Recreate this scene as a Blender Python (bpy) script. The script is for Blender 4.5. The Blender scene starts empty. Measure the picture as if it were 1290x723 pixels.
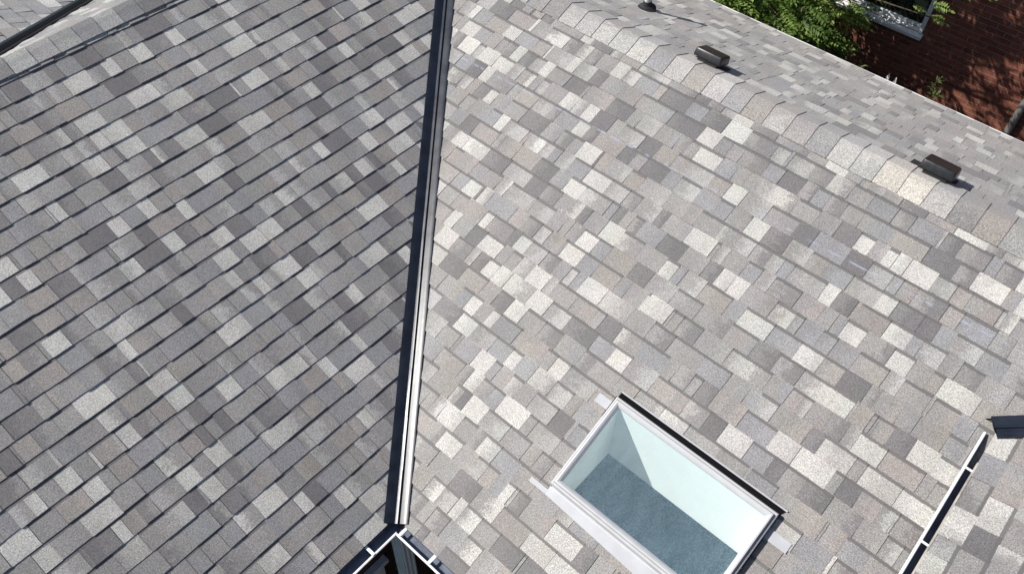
import bpy, bmesh, math, random
from mathutils import Vector, Matrix
rad = math.radians
SC = bpy.context.scene
COL = SC.collection
V = Vector

# ------------------------------------------------------------------ helpers
def link(o, parent=None):
    COL.objects.link(o)
    if parent is not None:
        o.parent = parent
    return o

def tag(o, label=None, cat=None, group=None, kind=None):
    if label: o['label'] = label
    if cat: o['category'] = cat
    if group: o['group'] = group
    if kind: o['kind'] = kind
    return o

def empty(name, loc, label, cat, group=None):
    o = bpy.data.objects.new(name, None)
    o.location = loc
    o.empty_display_size = .2
    return tag(link(o), label, cat, group)

def mesh_obj(name, verts, faces, mat, parent=None, smooth=False, mats=None, fmat=None):
    me = bpy.data.meshes.new(name)
    off = V((0, 0, 0))
    if parent is not None:
        p = parent
        while p is not None:
            off = off + p.location
            p = p.parent
    me.from_pydata([tuple(V(v) - off) for v in verts], [], faces)
    me.update()
    for m in (mats or [mat]):
        me.materials.append(m)
    if fmat:
        for i, f in enumerate(fmat): me.polygons[i].material_index = f
    if smooth:
        for p in me.polygons: p.use_smooth = True
    o = bpy.data.objects.new(name, me)
    return link(o, parent)

class MB:
    """collects simple solids into one mesh"""
    def __init__(s): s.v = []; s.f = []; s.m = []
    def add(s, vs, fs, mi=0):
        n = len(s.v); s.v += [V(v) for v in vs]
        s.f += [tuple(i + n for i in f) for f in fs]; s.m += [mi] * len(fs)
    def box(s, c, d, M=None, mi=0):
        hx, hy, hz = d[0] / 2, d[1] / 2, d[2] / 2
        vs = [V((x, y, z)) for x in (-hx, hx) for y in (-hy, hy) for z in (-hz, hz)]
        vs = [(M @ v if M else v) + V(c) for v in vs]
        s.add(vs, [(0, 1, 3, 2), (4, 6, 7, 5), (0, 4, 5, 1), (2, 3, 7, 6), (0, 2, 6, 4), (1, 5, 7, 3)], mi)
    def sweep(s, prof, a, b, ex, ez, mi=0, closed=True):
        """profile (x,z) list swept from a to b"""
        n = len(prof)
        ring = lambda p: [V(p) + ex * q[0] + ez * q[1] for q in prof]
        vs = ring(a) + ring(b)
        fs = [(i, (i + 1) % n, n + (i + 1) % n, n + i) for i in range(n if closed else n - 1)]
        if closed: fs += [tuple(range(n))[::-1], tuple(range(n, 2 * n))]
        s.add(vs, fs, mi)
    def tube(s, pts, rs, n=10, cap=True, mi=0):
        rings = []
        for i, p in enumerate(pts):
            p = V(p)
            d = (V(pts[min(i + 1, len(pts) - 1)]) - V(pts[max(i - 1, 0)])).normalized()
            a = d.orthogonal().normalized() if i == 0 else (a - d * a.dot(d)).normalized()
            b = d.cross(a)
            r = rs[i]
            rings += [p + (a * math.cos(t) + b * math.sin(t)) * r for t in [2 * math.pi * k / n for k in range(n)]]
        fs = []
        for i in range(len(pts) - 1):
            for k in range(n):
                fs.append((i * n + k, i * n + (k + 1) % n, (i + 1) * n + (k + 1) % n, (i + 1) * n + k))
        if cap:
            fs += [tuple(range(n))[::-1], tuple(range((len(pts) - 1) * n, len(pts) * n))]
        s.add(rings, fs, mi)
    def build(s, name, mat, parent=None, bevel=0, segs=2, smooth=False, mats=None):
        o = mesh_obj(name, s.v, s.f, mat, parent, smooth, mats, s.m if mats else None)
        bm = bmesh.new(); bm.from_mesh(o.data)
        bmesh.ops.recalc_face_normals(bm, faces=bm.faces)
        bm.to_mesh(o.data); bm.free()
        if bevel:
            b = o.modifiers.new('bevel', 'BEVEL'); b.width = bevel; b.segments = segs; b.limit_method = 'ANGLE'; b.angle_limit = rad(35)
        return o

# ------------------------------------------------------------------ materials
def new_mat(name):
    m = bpy.data.materials.new(name); m.use_nodes = True
    nt = m.node_tree
    return m, nt, nt.nodes, nt.links, nt.nodes['Principled BSDF']

def simple(name, col, rough=.5, metal=0, spec=.5, nscale=30, namt=.12, bump=.0, bscale=200, coat=0):
    m, nt, N, L, B = new_mat(name)
    tc = N.new('ShaderNodeTexCoord')
    no = N.new('ShaderNodeTexNoise'); no.inputs['Scale'].default_value = nscale; no.inputs['Detail'].default_value = 6
    L.new(tc.outputs['Object'], no.inputs['Vector'])
    mr = N.new('ShaderNodeMapRange'); mr.inputs['From Min'].default_value = .3; mr.inputs['From Max'].default_value = .7
    mr.inputs['To Min'].default_value = 1 - namt; mr.inputs['To Max'].default_value = 1 + namt
    L.new(no.outputs['Fac'], mr.inputs['Value'])
    vm = N.new('ShaderNodeVectorMath'); vm.operation = 'SCALE'; vm.inputs[0].default_value = col
    L.new(mr.outputs['Result'], vm.inputs['Scale'])
    L.new(vm.outputs['Vector'], B.inputs['Base Color'])
    r2 = N.new('ShaderNodeMapRange'); r2.inputs['To Min'].default_value = max(.02, rough - .08); r2.inputs['To Max'].default_value = min(1, rough + .08)
    L.new(no.outputs['Fac'], r2.inputs['Value']); L.new(r2.outputs['Result'], B.inputs['Roughness'])
    B.inputs['Metallic'].default_value = metal
    B.inputs['Specular IOR Level'].default_value = spec
    B.inputs['Coat Weight'].default_value = coat
    if bump:
        n2 = N.new('ShaderNodeTexNoise'); n2.inputs['Scale'].default_value = bscale; n2.inputs['Detail'].default_value = 3
        L.new(tc.outputs['Object'], n2.inputs['Vector'])
        bp = N.new('ShaderNodeBump'); bp.inputs['Strength'].default_value = bump; bp.inputs['Distance'].default_value = .004
        L.new(n2.outputs['Fac'], bp.inputs['Height']); L.new(bp.outputs['Normal'], B.inputs['Normal'])
    return m

def shingle_material():
    m, nt, N, L, B = new_mat('asphalt_shingle')
    def attr(n):
        a = N.new('ShaderNodeAttribute'); a.attribute_name = n; return a
    ca, cb, uvt, gp = attr('ca'), attr('cb'), attr('uvt'), attr('gp')
    def noise(scale, detail=3, vec=None, rough=.5):
        n = N.new('ShaderNodeTexNoise'); n.inputs['Scale'].default_value = scale; n.inputs['Detail'].default_value = detail
        n.inputs['Roughness'].default_value = rough
        L.new(vec or gp.outputs['Vector'], n.inputs['Vector']); return n
    def math_(op, a, b=None, c=None, clamp=False):
        n = N.new('ShaderNodeMath'); n.operation = op; n.use_clamp = clamp
        for i, x in enumerate((a, b, c)):
            if x is None: continue
            if isinstance(x, (int, float)): n.inputs[i].default_value = x
            else: L.new(x, n.inputs[i])
        return n.outputs[0]
    def mrange(x, a, b, c, d, smooth=False):
        n = N.new('ShaderNodeMapRange'); n.inputs['From Min'].default_value = a; n.inputs['From Max'].default_value = b
        n.inputs['To Min'].default_value = c; n.inputs['To Max'].default_value = d
        if smooth: n.interpolation_type = 'SMOOTHSTEP'
        L.new(x, n.inputs['Value']); return n.outputs['Result']
    def mix(f, a, b, typ='MIX'):
        n = N.new('ShaderNodeMix'); n.data_type = 'RGBA'; n.blend_type = typ
        if isinstance(f, (int, float)): n.inputs[0].default_value = f
        else: L.new(f, n.inputs[0])
        for i, x in ((6, a), (7, b)):
            if isinstance(x, tuple): n.inputs[i].default_value = x
            else: L.new(x, n.inputs[i])
        return n.outputs[2]
    sp = N.new('ShaderNodeSeparateXYZ'); L.new(uvt.outputs['Vector'], sp.inputs[0])   # x: 0..1 across tab, y: 0..1 up the exposure, z: random
    gs = N.new('ShaderNodeSeparateXYZ'); L.new(gp.outputs['Vector'], gs.inputs[0])
    # blend of two granule mixes inside one tab
    n1 = noise(16, 4, rough=.7)
    n9 = noise(90, 2)
    g = math_('ADD', math_('MULTIPLY', math_('SUBTRACT', sp.outputs[0], .5), .55), n1.outputs['Fac'])
    g = math_('ADD', g, math_('MULTIPLY', math_('SUBTRACT', n9.outputs['Fac'], .5), .55))
    g = math_('ADD', g, math_('MULTIPLY', math_('SUBTRACT', sp.outputs[2], .5), .25))
    f = mrange(g, .36, .64, 0, 1, True)
    c = mix(f, ca.outputs['Color'], cb.outputs['Color'])
    # ceramic granules: coloured grains a few millimetres across
    vo = N.new('ShaderNodeTexVoronoi'); vo.inputs['Scale'].default_value = 300
    L.new(gp.outputs['Vector'], vo.inputs['Vector'])
    sv = N.new('ShaderNodeSeparateColor'); L.new(vo.outputs['Color'], sv.inputs[0])
    gr = mrange(sv.outputs[0], 0, 1, .60, 1.40)
    n3 = noise(120, 2)
    gr2 = mrange(n3.outputs['Fac'], .28, .72, .68, 1.32)
    k = math_('MULTIPLY', gr, gr2)
    nL = noise(2.2, 5, rough=.6)
    k = math_('MULTIPLY', k, mrange(nL.outputs['Fac'], .3, .7, .9, 1.1))
    vs = N.new('ShaderNodeVectorMath'); vs.operation = 'SCALE'; L.new(c, vs.inputs[0]); L.new(k, vs.inputs['Scale'])
    c = vs.outputs['Vector']
    # manufactured dark band of granules at the head of some tabs
    nb = noise(70, 2)
    y = math_('ADD', sp.outputs[1], math_('MULTIPLY', math_('SUBTRACT', nb.outputs['Fac'], .5), .09))
    band = mrange(y, .84, .875, 0, 1, True)
    band = math_('MULTIPLY', band, math_('LESS_THAN', sp.outputs[2], .54))
    c = mix(math_('MULTIPLY', band, .88), c, (.090, .086, .087, 1), 'MIX')
    # faint run-off streaks down the slope
    mp = N.new('ShaderNodeMapping'); mp.inputs['Scale'].default_value = (5.5, .55, 1); L.new(gp.outputs['Vector'], mp.inputs['Vector'])
    nk = noise(1.0, 5, mp.outputs['Vector'], .6)
    c = mix(mrange(nk.outputs['Fac'], .52, .74, 0, .30, True), c, (.135, .128, .12, 1))
    # scattered scuffs
    ns = noise(3.2, 6, rough=.65)
    sc = mrange(ns.outputs['Fac'], .66, .72, 0, .5, True)
    c = mix(sc, c, (.16, .135, .12, 1))
    # blue chalk snap line left by the roofers on the slope under the long ridge
    ch = attr('chalk')
    nc = noise(14, 4)
    d = math_('ABSOLUTE', ch.outputs['Fac'])
    cm = math_('MULTIPLY', mrange(d, .003, .010, 1, 0, True), mrange(nc.outputs['Fac'], .42, .62, 0, .65, True))
    c = mix(cm, c, (.30, .34, .44, 1))
    L.new(c, B.inputs['Base Color'])
    B.inputs['Roughness'].default_value = .60
    B.inputs['Sheen Weight'].default_value = .30; B.inputs['Sheen Roughness'].default_value = .45
    B.inputs['Specular IOR Level'].default_value = .62
    bp = N.new('ShaderNodeBump'); bp.inputs['Strength'].default_value = .55; bp.inputs['Distance'].default_value = .0022
    L.new(gr, bp.inputs['Height']); L.new(bp.outputs['Normal'], B.inputs['Normal'])
    return m

def brick_material(name, axis, c1=(.25, .082, .048), c2=(.15, .047, .033), mortar=(.23, .185, .155)):
    m, nt, N, L, B = new_mat(name)
    tc = N.new('ShaderNodeTexCoord')
    sx = N.new('ShaderNodeSeparateXYZ'); L.new(tc.outputs['Object'], sx.inputs[0])
    cx = N.new('ShaderNodeCombineXYZ')
    L.new(sx.outputs[0 if axis == 'x' else 1], cx.inputs[0]); L.new(sx.outputs[2], cx.inputs[1])
    br = N.new('ShaderNodeTexBrick'); L.new(cx.outputs[0], br.inputs['Vector'])
    br.inputs['Color1'].default_value = (*c1, 1); br.inputs['Color2'].default_value = (*c2, 1); br.inputs['Mortar'].default_value = (*mortar, 1)
    br.inputs['Scale'].default_value = 1; br.inputs['Brick Width'].default_value = .222; br.inputs['Row Height'].default_value = .068
    br.inputs['Mortar Size'].default_value = .0055; br.inputs['Mortar Smooth'].default_value = .25; br.inputs['Bias'].default_value = -.1
    no = N.new('ShaderNodeTexNoise'); no.inputs['Scale'].default_value = 9; no.inputs['Detail'].default_value = 8; no.inputs['Roughness'].default_value = .75
    L.new(tc.outputs['Object'], no.inputs['Vector'])
    mr = N.new('ShaderNodeMapRange'); mr.inputs['From Min'].default_value = .25; mr.inputs['From Max'].default_value = .75; mr.inputs['To Min'].default_value = .65; mr.inputs['To Max'].default_value = 1.35
    L.new(no.outputs['Fac'], mr.inputs['Value'])
    vm = N.new('ShaderNodeVectorMath'); vm.operation = 'SCALE'; L.new(br.outputs['Color'], vm.inputs[0]); L.new(mr.outputs['Result'], vm.inputs['Scale'])
    L.new(vm.outputs['Vector'], B.inputs['Base Color'])
    B.inputs['Roughness'].default_value = .88; B.inputs['Specular IOR Level'].default_value = .25
    iv = N.new('ShaderNodeMath'); iv.operation = 'MULTIPLY_ADD'; iv.inputs[1].default_value = -1; iv.inputs[2].default_value = 1
    L.new(br.outputs['Fac'], iv.inputs[0])
    ad = N.new('ShaderNodeMath'); ad.operation = 'MULTIPLY_ADD'; ad.inputs[1].default_value = .35; L.new(no.outputs['Fac'], ad.inputs[0]); L.new(iv.outputs[0], ad.inputs[2])
    bp = N.new('ShaderNodeBump'); bp.inputs['Strength'].default_value = .8; bp.inputs['Distance'].default_value = .008
    L.new(ad.outputs[0], bp.inputs['Height']); L.new(bp.outputs['Normal'], B.inputs['Normal'])
    return m

def leaf_material(name, c1, c2):
    m, nt, N, L, B = new_mat(name)
    a = N.new('ShaderNodeAttribute'); a.attribute_name = 'tone'
    mx = N.new('ShaderNodeMix'); mx.data_type = 'RGBA'
    mx.inputs[6].default_value = (*c1, 1); mx.inputs[7].default_value = (*c2, 1)
    L.new(a.outputs['Fac'], mx.inputs[0]); L.new(mx.outputs[2], B.inputs['Base Color'])
    B.inputs['Roughness'].default_value = .5; B.inputs['Specular IOR Level'].default_value = .35
    tr = N.new('ShaderNodeBsdfTranslucent'); L.new(mx.outputs[2], tr.inputs['Color'])
    ms = N.new('ShaderNodeMixShader'); ms.inputs[0].default_value = .35
    L.new(B.outputs[0], ms.inputs[1]); L.new(tr.outputs[0], ms.inputs[2])
    L.new(ms.outputs[0], N['Material Output'].inputs['Surface'])
    return m

def glass_material(name, tint=(.94, .99, .985)):
    m, nt, N, L, B = new_mat(name)
    N.remove(B)
    t = N.new('ShaderNodeBsdfTransparent'); t.inputs['Color'].default_value = (*tint, 1)
    g = N.new('ShaderNodeBsdfGlossy'); g.inputs['Roughness'].default_value = .03; g.inputs['Color'].default_value = (.9, .95, 1, 1)
    fr = N.new('ShaderNodeFresnel'); fr.inputs['IOR'].default_value = 1.5
    mu = N.new('ShaderNodeMath'); mu.operation = 'MULTIPLY'; mu.inputs[1].default_value = 2.2; mu.use_clamp = True
    L.new(fr.outputs[0], mu.inputs[0])
    ms = N.new('ShaderNodeMixShader'); L.new(mu.outputs[0], ms.inputs[0]); L.new(t.outputs[0], ms.inputs[1]); L.new(g.outputs[0], ms.inputs[2])
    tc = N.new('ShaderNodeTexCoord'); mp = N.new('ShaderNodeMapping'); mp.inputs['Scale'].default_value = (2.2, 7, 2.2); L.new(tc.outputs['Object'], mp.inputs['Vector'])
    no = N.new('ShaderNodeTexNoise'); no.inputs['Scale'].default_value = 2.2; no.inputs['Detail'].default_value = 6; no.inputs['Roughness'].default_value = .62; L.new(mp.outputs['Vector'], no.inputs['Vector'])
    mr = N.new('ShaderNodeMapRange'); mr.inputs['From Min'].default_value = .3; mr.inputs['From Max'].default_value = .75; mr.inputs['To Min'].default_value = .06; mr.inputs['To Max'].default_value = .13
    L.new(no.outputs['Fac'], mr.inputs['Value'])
    df = N.new('ShaderNodeBsdfDiffuse'); df.inputs['Color'].default_value = (.50, .72, .86, 1)  # added pale blue film, standing in for the sky's reflection veiling the floor
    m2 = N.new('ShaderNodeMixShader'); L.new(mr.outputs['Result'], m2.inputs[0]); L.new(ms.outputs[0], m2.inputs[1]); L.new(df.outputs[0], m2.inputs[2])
    L.new(m2.outputs[0], N['Material Output'].inputs['Surface'])
    return m

def carpet_material():
    m, nt, N, L, B = new_mat('speckled_carpet')
    tc = N.new('ShaderNodeTexCoord')
    vo = N.new('ShaderNodeTexVoronoi'); vo.inputs['Scale'].default_value = 120; L.new(tc.outputs['Object'], vo.inputs['Vector'])
    no = N.new('ShaderNodeTexNoise'); no.inputs['Scale'].default_value = 45; no.inputs['Detail'].default_value = 5; no.inputs['Roughness'].default_value = .7
    L.new(tc.outputs['Object'], no.inputs['Vector'])
    s = N.new('ShaderNodeSeparateColor'); L.new(vo.outputs['Color'], s.inputs[0])
    ad = N.new('ShaderNodeMath'); ad.operation = 'MULTIPLY_ADD'; ad.inputs[1].default_value = .5; L.new(s.outputs[0], ad.inputs[0]); L.new(no.outputs['Fac'], ad.inputs[2])
    cr = N.new('ShaderNodeValToRGB'); L.new(ad.outputs[0], cr.inputs[0])
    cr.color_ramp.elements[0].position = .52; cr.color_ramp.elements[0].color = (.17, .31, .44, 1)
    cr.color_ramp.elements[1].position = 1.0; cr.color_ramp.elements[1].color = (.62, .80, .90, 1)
    L.new(cr.outputs[0], B.inputs['Base Color']); B.inputs['Roughness'].default_value = .95
    return m

M = dict(
    shingle=shingle_material(),
    deck=simple('roof_deck', (.05, .048, .047), .9),
    valley=simple('dark_valley_metal', (.015, .019, .029), .33, metal=.1, spec=.5, nscale=9, namt=.3, bump=.06, bscale=25),
    gutter=simple('gutter_grey_metal', (.135, .155, .205), .42, metal=.15, spec=.5, nscale=14, namt=.3),
    lip=simple('white_gutter_lip', (.78, .78, .78), .4, spec=.5, nscale=25, namt=.06),
    drip=simple('white_drip_edge', (.72, .72, .71), .45, nscale=20, namt=.08),
    drip_tan=simple('weathered_drip_edge', (.40, .36, .32), .7, nscale=18, namt=.35),
    frame=simple('skylight_frame_grey', (.43, .435, .45), .38, spec=.5, nscale=12, namt=.05),
    flash=simple('skylight_flashing_grey', (.37, .38, .41), .45, spec=.4, nscale=10, namt=.07, bump=.04, bscale=12),
    gasket=simple('black_gasket', (.006, .006, .007), .9, spec=.08),
    plaster=simple('white_plaster', (.90, .93, .92), .9, nscale=4, namt=.03),
    carpet=carpet_material(),
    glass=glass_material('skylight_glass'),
    vent=simple('dark_vent_plastic', (.013, .014, .0145), .36, spec=.5, nscale=30, namt=.25, bump=.05, bscale=120),
    pipe=simple('grey_vent_pipe', (.55, .55, .56), .5, nscale=20, namt=.1),
    rubber=simple('dark_rubber_boot', (.030, .030, .033), .8, spec=.2, nscale=60, namt=.3),
    brick_x=brick_material('dark_brown_brick_x', 'x', (.085, .040, .030), (.055, .028, .022), (.12, .10, .09)),
    brick_y=brick_material('dark_brown_brick_y', 'y', (.085, .040, .030), (.055, .028, .022), (.12, .10, .09)),
    red_y=brick_material('red_brick_y', 'y'),
    red_x=brick_material('red_brick_x', 'x'),
    white=simple('white_window_paint', (.72, .73, .74), .5, nscale=18, namt=.08),
    spout=simple('white_downspout_blue_shade', (.74, .83, .92), .4, nscale=8, namt=.1),  # white paint with the blue cast of skylit shade mixed into its colour
    greyspout=simple('grey_downspout', (.17, .165, .165), .5, nscale=6, namt=.3),
    dark_glass=simple('dark_window_pane', (.010, .014, .013), .06, spec=.6, nscale=2, namt=.2),
    soffit=simple('grey_soffit', (.30, .31, .33), .7),
    lawn=simple('lawn_grass', (.055, .085, .028), .95, nscale=1.6, namt=.45, bump=.6, bscale=60),
    bark=simple('brown_bark', (.085, .062, .045), .9, nscale=22, namt=.5, bump=.8, bscale=45),
    leaf=leaf_material('tree_leaf', (.055, .115, .022), (.28, .40, .09)),
    sprig=leaf_material('sprig_leaf', (.10, .15, .04), (.19, .25, .08)),
    picket=simple('white_picket_paint', (.76, .75, .73), .55),
)

# ------------------------------------------------------------------ house constants (metres; eave corner of the two roof slopes at the origin)
TL, TR = .4862, .4023           # rise per run of the two main slopes
BX = 3.6533; ZB = TR * BX       # long ridge above the skylight slope, runs along y
AY = 3.697; ZA = TL * AY        # ridge of the other wing, runs along x
SL, SR = math.hypot(1, TL), math.hypot(1, TR)

# ------------------------------------------------------------------ shingles
LIGHT = (.412, .400, .378); CREAM = (.355, .343, .325)
PALE = (.302, .294, .287); MID = (.222, .213, .207); TAUPE = (.240, .219, .204)
BLUE = (.210, .207, .213); DARK = (.122, .115, .118); CHAR = (.158, .149, .149)
CHOICES = [((LIGHT, LIGHT), 10), ((CREAM, LIGHT), 6), ((LIGHT, MID), 2), ((MID, CREAM), 3), ((PALE, MID), 15), ((MID, MID), 19), ((TAUPE, TAUPE), 8),
           ((TAUPE, MID), 7), ((BLUE, BLUE), 10), ((BLUE, MID), 6), ((DARK, DARK), 6), ((DARK, CHAR), 7), ((CHAR, MID), 9)]
CW = [w for _, w in CHOICES]; CP = [c for c, _ in CHOICES]

def clip_half(poly, a, b, c):
    """keep a*x+b*y>=c"""
    out = []
    n = len(poly)
    for i in range(n):
        p, q = poly[i], poly[(i + 1) % n]
        dp = a * p[0] + b * p[1] - c; dq = a * q[0] + b * q[1] - c
        if dp >= 0: out.append(p)
        if (dp >= 0) != (dq >= 0):
            t = dp / (dp - dq)
            out.append((p[0] + (q[0] - p[0]) * t, p[1] + (q[1] - p[1]) * t))
    return out

def area(p):
    return .5 * sum(p[i][0] * p[(i + 1) % len(p)][1] - p[(i + 1) % len(p)][0] * p[i][1] for i in range(len(p)))

def clip_convex(poly, region):
    for i in range(len(region)):
        p, q = region[i], region[(i + 1) % len(region)]
        a, b = -(q[1] - p[1]), q[0] - p[0]
        poly = clip_half(poly, a, b, a * p[0] + b * p[1])
        if len(poly) < 3: return []
    return poly

class Plane:
    def __init__(s, O, u, up):
        s.O, s.u = V(O), V(u).normalized()
        s.r = V(up).normalized(); s.n = s.u.cross(s.r).normalized()
        if s.n.z < 0: s.n = -s.n
    def P(s, u, t, h=0): return s.O + s.u * u + s.r * t + s.n * h
    def uv(s, p):
        d = V(p) - s.O; return (d.dot(s.u), d.dot(s.r))

class Shingles:
    def __init__(s): s.v = []; s.f = []; s.ca = []; s.cb = []; s.uvt = []; s.gp = []; s.ch = []
    def tab(s, pl, poly, hfun, cols, u0, w, v0, e, rnd, chalk=9., fold=None):
        if area(poly) < 0: poly = poly[::-1]
        if area(poly) < 2e-5: return
        n = len(poly); b = len(s.v)
        for top in (1, 0):
            for (u, t) in poly:
                s.v.append(pl.P(u, t, hfun(u, t) if top else -.004))
                s.ca.append(cols[0]); s.cb.append(cols[1])
                s.uvt.append(((u - u0) / w, (t - v0) / e, rnd))
                s.gp.append((u + s.seed * 7.3, t, s.seed))
                s.ch.append(t - chalk + (u * .033) if chalk < 9 else 9.)
        flip = (pl.u.cross(pl.r)).dot(pl.n) < 0
        top = tuple(b + i for i in range(n)); 
        s.f.append(top[::-1] if flip else top)
        for i in range(n):
            j = (i + 1) % n
            q = (b + i, b + n + i, b + n + j, b + j)
            s.f.append(q[::-1] if flip else q)
    def build(s, name, parent):
        o = mesh_obj(name, s.v, s.f, M['shingle'], parent)
        me = o.data
        for nm, dat in (('ca', s.ca), ('cb', s.cb)):
            a = me.attributes.new(nm, 'FLOAT_COLOR', 'POINT')
            a.data.foreach_set('color', [x for c in dat for x in (*c, 1)])
        for nm, dat in (('uvt', s.uvt), ('gp', s.gp)):
            a = me.attributes.new(nm, 'FLOAT_VECTOR', 'POINT')
            a.data.foreach_set('vector', [x for c in dat for x in c])
        a = me.attributes.new('chalk', 'FLOAT', 'POINT'); a.data.foreach_set('value', s.ch)
        return o

def jitter(c, rng, k=.10):
    f = 1 + rng.uniform(-k, k)
    return tuple(x * f * (1 + rng.uniform(-.015, .015)) for x in c)

def lay(pl, regions, e, phase, umin, umax, smin, smax, seed, chalk=9., dogear=None, under=None, hb=.0):
    """laminated shingles on a plane: courses of wide and narrow, thick and thin tabs"""
    rng = random.Random(seed)
    S = Shingles(); S.seed = seed % 17
    k0 = math.floor((smin - phase) / e) - 1
    k1 = math.ceil((smax - phase) / e) + 1
    for k in range(k0, k1):
        v0 = phase + k * e
        u = umin - rng.random() * .3
        thick = rng.random() < .5
        piece = 0
        lift = rng.uniform(-.0006, .0008)
        prev = None
        while u < umax:
            w = rng.choice((.07, .09, .105, .125, .145, .165, .185, .215)) * rng.uniform(.9, 1.1)
            if rng.random() < .05: w = rng.uniform(.015, .03)
            cp = rng.choices(CP, CW)[0]
            if prev is not None and (cp is prev or (cp[0][0] > .37 and prev[0][0] > .37 and rng.random() < .7)): cp = rng.choices(CP, CW)[0]
            prev = cp
            cols = (jitter(cp[0], rng), jitter(cp[1], rng))
            rnd = rng.random()
            h = (.0108 if thick else .0062) + lift + rng.uniform(-.0005, .0009) + hb
            dv = rng.uniform(-.003, .003)
            gap = rng.choice((0, .0010, .0020, .0030, .0038))
            tilt = rng.uniform(-.0012, .0012)
            vb = v0 + dv
            poly = [(u + gap, vb + tilt), (u + w, vb - tilt), (u + w, v0 + e + .012), (u + gap, v0 + e + .012)]
            hf = lambda uu, tt, h=h, vb=vb: h + (.0012 - h) * (tt - vb) / e
            for rg in regions:
                pp = clip_convex(poly, rg)
                if len(pp) >= 3 and dogear: pp = dogear(pp, v0, e, rng, k)
                if len(pp) >= 3:
                    S.tab(pl, pp, hf, cols, u, w, v0, e, rnd, chalk)
            u += w
            if rng.random() < .72: thick = not thick
    return S

def caps(S, p0, p1, dl, dr, half_l, half_r, step, seed, flat=False, tan=()):
    """bent cap shingles lapped along a ridge; butts face p1"""
    rng = random.Random(seed)
    p0, p1 = V(p0), V(p1); d = (p1 - p0); n = int(d.length / step); d.normalize()
    dl, dr = V(dl).normalized(), V(dr).normalized()
    up = V((0, 0, 1))
    nl = (d.cross(dl)).normalized(); nl = nl if nl.z > 0 else -nl
    nr = (d.cross(dr)).normalized(); nr = nr if nr.z > 0 else -nr
    for i in range(n):
        c0 = p0 + d * (i * step - .05); c1 = p0 + d * ((i + 1) * step + rng.uniform(-.003, .003))
        cp = rng.choice(((PALE, MID), (PALE, CREAM), (TAUPE, TAUPE), (CREAM, PALE), (MID, MID), (BLUE, MID), (CHAR, MID), (PALE, TAUPE)))
        if i in tan: cp = ((.43, .398, .355), (.41, .38, .34))
        cols = (jitter(cp[0], rng), jitter(cp[1], rng))
        hl = half_l + rng.uniform(-.004, .004); hr = half_r + rng.uniform(-.004, .004)
        sk = rng.uniform(-.004, .004)
        sec = [(dl * hl, nl, 0), (dl * hl * .5, nl, 0), (dl * .035, nl, .002), (V((0, 0, 0)), up, .002), (dr * .035, nr, .002), (dr * hr * .5, nr, 0), (dr * hr, nr, 0)]
        b = len(S.v); m = len(sec)
        rnd = .6 + .4 * rng.random()
        for c, hh, yy in ((c0, .0135, 1.), (c1, .0205, .0)):
            for lo in (0, 1):
                for j, (off, nn, ex) in enumerate(sec):
                    q = c + off + nn * ((hh + ex) if not lo else -.004 if hh < .015 else hh - .0065) + d * (sk * (j - 3) / 3)
                    S.v.append(q); S.ca.append(cols[0]); S.cb.append(cols[1])
                    S.uvt.append((j / (m - 1), .5, rnd)); S.gp.append((i * step + (0 if yy else step) + seed, (j - 3) * .06, seed)); S.ch.append(9.)
        A0, A1, B0, B1 = b, b + m, b + 2 * m, b + 3 * m
        for j in range(m - 1):
            S.f.append((A0 + j, A0 + j + 1, B0 + j + 1, B0 + j))
            S.f.append((A1 + j, B1 + j, B1 + j + 1, A1 + j + 1))
            S.f.append((B0 + j, B0 + j + 1, B1 + j + 1, B1 + j))
        S.f.append((A0, B0, B1, A1)); S.f.append((A0 + m - 1, A1 + m - 1, B1 + m - 1, B0 + m - 1))

# ------------------------------------------------------------------ the house
GZ = -3.05
house = empty('house', (0, 0, GZ), 'large house under grey laminated shingle roofs with a glazed skylight and dark metal valleys', 'house')

P_left = Plane((0, 0, 0), (1, 0, 0), (0, 1, TL))
P_right = Plane((0, 0, 0), (0, 1, 0), (1, 0, TR))
XE = 5.826
P_far = Plane((XE, 0, ZB - TR * (XE - BX)), (0, 1, 0), (-1, 0, TR))
AYE = AY + 2.6
P_back = Plane((0, AYE, ZA - TL * (AYE - AY)), (1, 0, 0), (0, -1, TL))
TD = .434
XDR = -.25; ZDR = ZA
P_cross = Plane((XDR + 3.0, 0, ZDR - TD * 3.0), (0, 1, 0), (-1, 0, TD))
TC = .30; CY = -2.53; CZ = 1.022
P_wing = Plane((0, CY, CZ), (1, 0, 0), (0, -1, TC))
CRY = CY - (ZB - CZ) / TC       # ridge of the small wing
XV = CZ / TR                    # where its eave meets the skylight slope

def uvs(pl, pts): 
    p = [pl.uv(q) for q in pts]
    return p if area(p) > 0 else p[::-1]

def offset_edge(region, a, b, d):
    """clip region by a line parallel to a-b moved d to the inside (left of a->b)"""
    nx, ny = -(b[1] - a[1]), b[0] - a[0]; l = math.hypot(nx, ny); nx /= l; ny /= l
    return clip_half(region, nx, ny, nx * a[0] + ny * a[1] + d)

YV = ZB / TL                     # plan y of the valley head
VH = (BX, YV, ZB)                # valley head
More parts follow.
